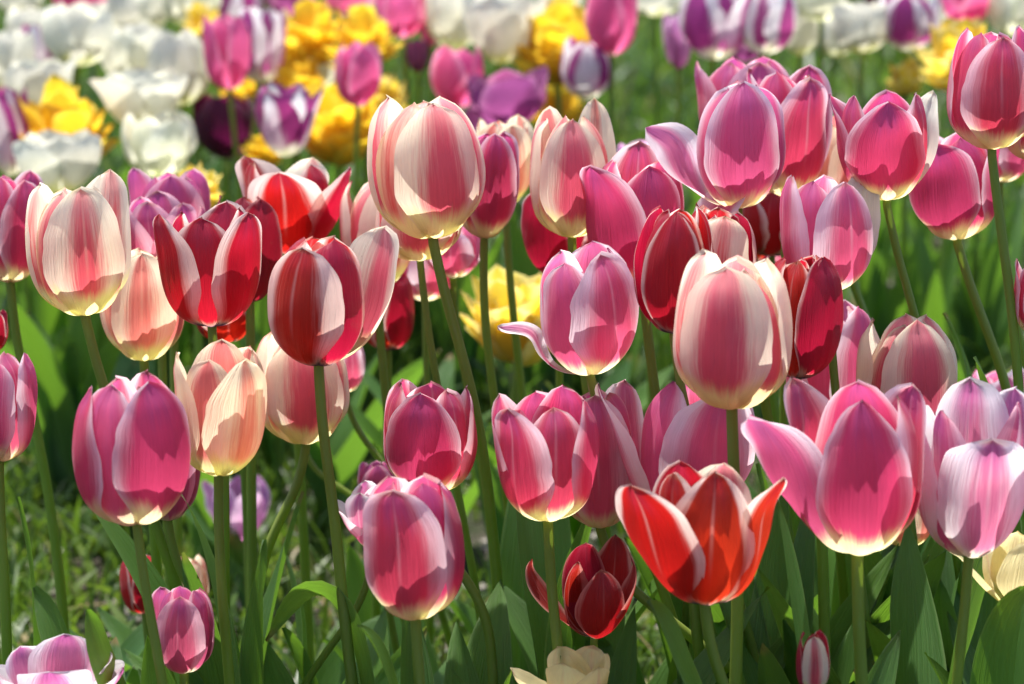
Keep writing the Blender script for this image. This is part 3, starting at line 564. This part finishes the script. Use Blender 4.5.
B_(860, 28, 54, 50, 'W', 2.95, 'rounded white tulip left of a single purple flamed one')
B_(908, 22, 56, 58, 'X', 2.95, 'single purple flamed tulip left of the lemon double')
B_(966, 6, 48, 40, 'K', 3.10, 'pink tulip at the top edge above the lemon double', opn=9)
B_(1010, 12, 42, 48, 'E', 3.10, 'ivory tulip in the top right corner')
B_(735, 0, 40, 34, 'B', 3.45, 'burgundy tulip at the top edge behind the purple flamed pair')
B_(884, -2, 38, 34, 'B', 3.50, 'burgundy tulip at the top edge between white and purple')
B_(300, 58, 40, 44, 'B', 3.10, 'burgundy tulip among the golden doubles')
B_(418, 56, 20, 34, 'U', 3.10, 'small violet bud below the thin pink one')
B_(560, 0, 46, 30, 'E', 3.40, 'cream tulip at the top edge above a golden double')
B_(20, -2, 44, 34, 'W', 3.60, 'white tulip touching the top edge near the left corner')
B_(112, 22, 40, 40, 'W', 3.35, 'white tulip between the round one and the middle of the white group')
B_(385, -4, 44, 34, 'W', 3.60, 'white tulip at the top edge behind the golden pair')
B_(532, -2, 44, 40, 'W', 3.55, 'white tulip at the top edge right of the white bunch')
B_(590, 30, 30, 40, 'E', 3.40, 'ivory tulip half hidden left of the tall candy pink one')
B_(745, 40, 40, 44, 'U', 3.30, 'violet tulip low between the purple flamed pair')
B_(836, 34, 40, 46, 'W', 3.30, 'white tulip just left of the rounded white one')
B_(935, 10, 40, 44, 'W', 3.40, 'white tulip behind the single purple flamed one')
B_(215, 8, 36, 40, 'U', 3.50, 'violet tulip at the top edge right of the ivory one')
B_(320, 70, 34, 34, 'W', 3.05, 'small white bloom caught among the golden doubles')
B_(290, -4, 50, 40, 'U', 3.40, 'violet tulip at the top edge left of centre')

# double tulips: many short ruffled petals
DP = []
for i in range(6):
    P = petal(ns(), .9, 8, -14, 0, False, 8, -16, 24, 1.0, 1.0, .045, 'round', .02, 9, 13, layer=0)
    DP.append(P)
DPM = {k: [grid_mesh('petal', P, PM[k]) for P in DP] for k in 'GH'}
def double(cx, cy, w, h, kind, d, label, group='double tulips', lh=.24, npet=34):
    g = random.Random(ns()); bot = cy + h / 2
    B = at(cx, bot, d); k = mpp(cx, bot, d); H = h * k
    ground = Vector((B.x + g.uniform(-.02, .02), B.y, 0))
    root = thing('double_tulip', label, 'double tulip', ground, group)
    cp = [p - ground for p in catmull([B, B.lerp(ground, .5) + Vector((g.uniform(-.01, .01), 0, 0)), ground], 7)][::-1]
    link('stem', tube('stem', cp, lambda t: .0045 - .001 * t, STEM), root)
    asp = w / h
    for i in range(npet):
        f = i / npet; ring = f ** .8                      # 0 inner, 1 outer
        tilt = R(-8 + 62 * ring + g.uniform(-10, 10)); az = i * 2.3999
        s = H * (1.0 - .30 * ring) * g.uniform(.85, 1.1)
        M = Matrix.Translation(B - ground + Vector((0, 0, H * .10 * (1 - ring)))) @ Matrix.Rotation(az, 4, 'Z') @ Matrix.Rotation(tilt * min(1.2, asp * .85), 4, 'Y') @ Matrix.Diagonal((s * .75, s * .75, s, 1))
        link('petal', g.choice(DPM[kind]), root, M)
    for i in range(3): add_leaf(root, root, g.uniform(0, 360), lh * g.uniform(.8, 1.1), g.uniform(.03, .1), g.uniform(.03, .045))
double(66, 130, 92, 74, 'G', 2.75, 'large golden double tulip among the white ones at left')
double(310, 34, 72, 54, 'G', 3.00, 'golden double tulip, left of the pair at the top')
double(364, 36, 72, 52, 'G', 2.95, 'golden double tulip, right of the pair at the top')
double(298, 92, 54, 58, 'G', 2.95, 'golden double tulip left of the candy pink one')
double(338, 124, 66, 78, 'G', 2.85, 'golden double tulip below the candy pink one')
double(380, 100, 40, 44, 'H', 3.05, 'lemon double tulip just right of the candy pink one')
double(558, 44, 78, 76, 'G', 2.95, 'orange gold double tulip right of the white bunch')
double(556, 108, 44, 46, 'G', 3.00, 'small golden double under the orange gold one')
double(202, 26, 42, 36, 'H', 3.20, 'small lemon double under the ivory tulip at left')
double(240, 90, 32, 30, 'G', 3.05, 'tiny golden double below the slender candy pink tulip')
double(262, 152, 36, 30, 'G', 2.80, 'tiny golden double low beside the purple and white tulip')
double(196, 192, 84, 46, 'H', 2.30, 'lemon double tulip behind the mauve pair')
double(518, 315, 76, 92, 'H', 2.15, 'lemon double tulip low between stems at centre')
double(958, 54, 80, 64, 'H', 2.85, 'bright lemon double tulip at the upper right')
double(906, 78, 40, 32, 'H', 2.95, 'little pale double tulip left of the bright lemon one')
double(560, 8, 40, 26, 'H', 3.3, 'small lemon double at the top edge behind the orange gold one')

# leafy plants without a bloom
def leafy(px, py, d, n, h, label):
    p = at(px, py, d); p.z = 0; g = random.Random(ns())
    root = thing('tulip_plant', label, 'plant', p, 'leafy tulip plants without a bloom')
    for i in range(n): add_leaf(root, root, g.uniform(0, 360), h * g.uniform(.7, 1.1), g.uniform(.04, .13), g.uniform(.04, .064), g.uniform(.3, .8))
for a in [(88, 640, 1.56, 4, .25, 'broad leaves between the low blush tulip and the short dusky one'), (286, 600, 1.6, 4, .25, 'broad leaves behind the foot of the dark red cup'), (345, 600, 1.66, 4, .24, 'broad leaves left of the striped pink front tulip'), (225, 600, 1.62, 3, .27, 'broad leaves behind the peach and cream tulip stem'),
          (60, 430, 2.6, 7, .20, 'leafy plant at the left edge below the cream pink tulip'), (130, 420, 2.5, 6, .20, 'leafy plant behind the large magenta cup'),
           
           
           
           (470, 600, 1.5, 4, .22, 'leaves right of the front pink tulip stem'),
          (530, 560, 1.66, 4, .30, 'tall leaves behind the dark crimson tulip at its left'), (640, 600, 1.62, 5, .26, 'leaves behind the dark crimson tulip at its right'),
          (690, 620, 1.55, 4, .22, 'leaves under the flaring red tulip'), (770, 600, 1.55, 4, .28, 'tall dark leaves right of the flaring red tulip'),
          (815, 600, 1.66, 4, .28, 'leaves behind the small red and white bud'), (890, 600, 1.6, 4, .28, 'leaves between the stems of the front right tulips'),
          (930, 600, 1.7, 5, .29, 'leaves behind the blush white tulip stem'), (1000, 620, 1.55, 4, .26, 'leaves at the lower right edge'),
          (1015, 560, 1.8, 5, .28, 'rear leaves at the right edge'), (985, 430, 2.2, 5, .26, 'leafy plant under the rounded pink tulip'),
          (900, 430, 2.3, 5, .24, 'dark leafy plant behind the rose banded cream tulip'), (560, 430, 2.35, 5, .22, 'leafy plant behind the pink tulip with the rolled petal'),
          (440, 420, 2.4, 5, .22, 'leafy plant behind the long slanting stem'), (330, 450, 2.5, 5, .2, 'dark leafy plant behind the vivid pink tulip at its left')]:
    leafy(*a)
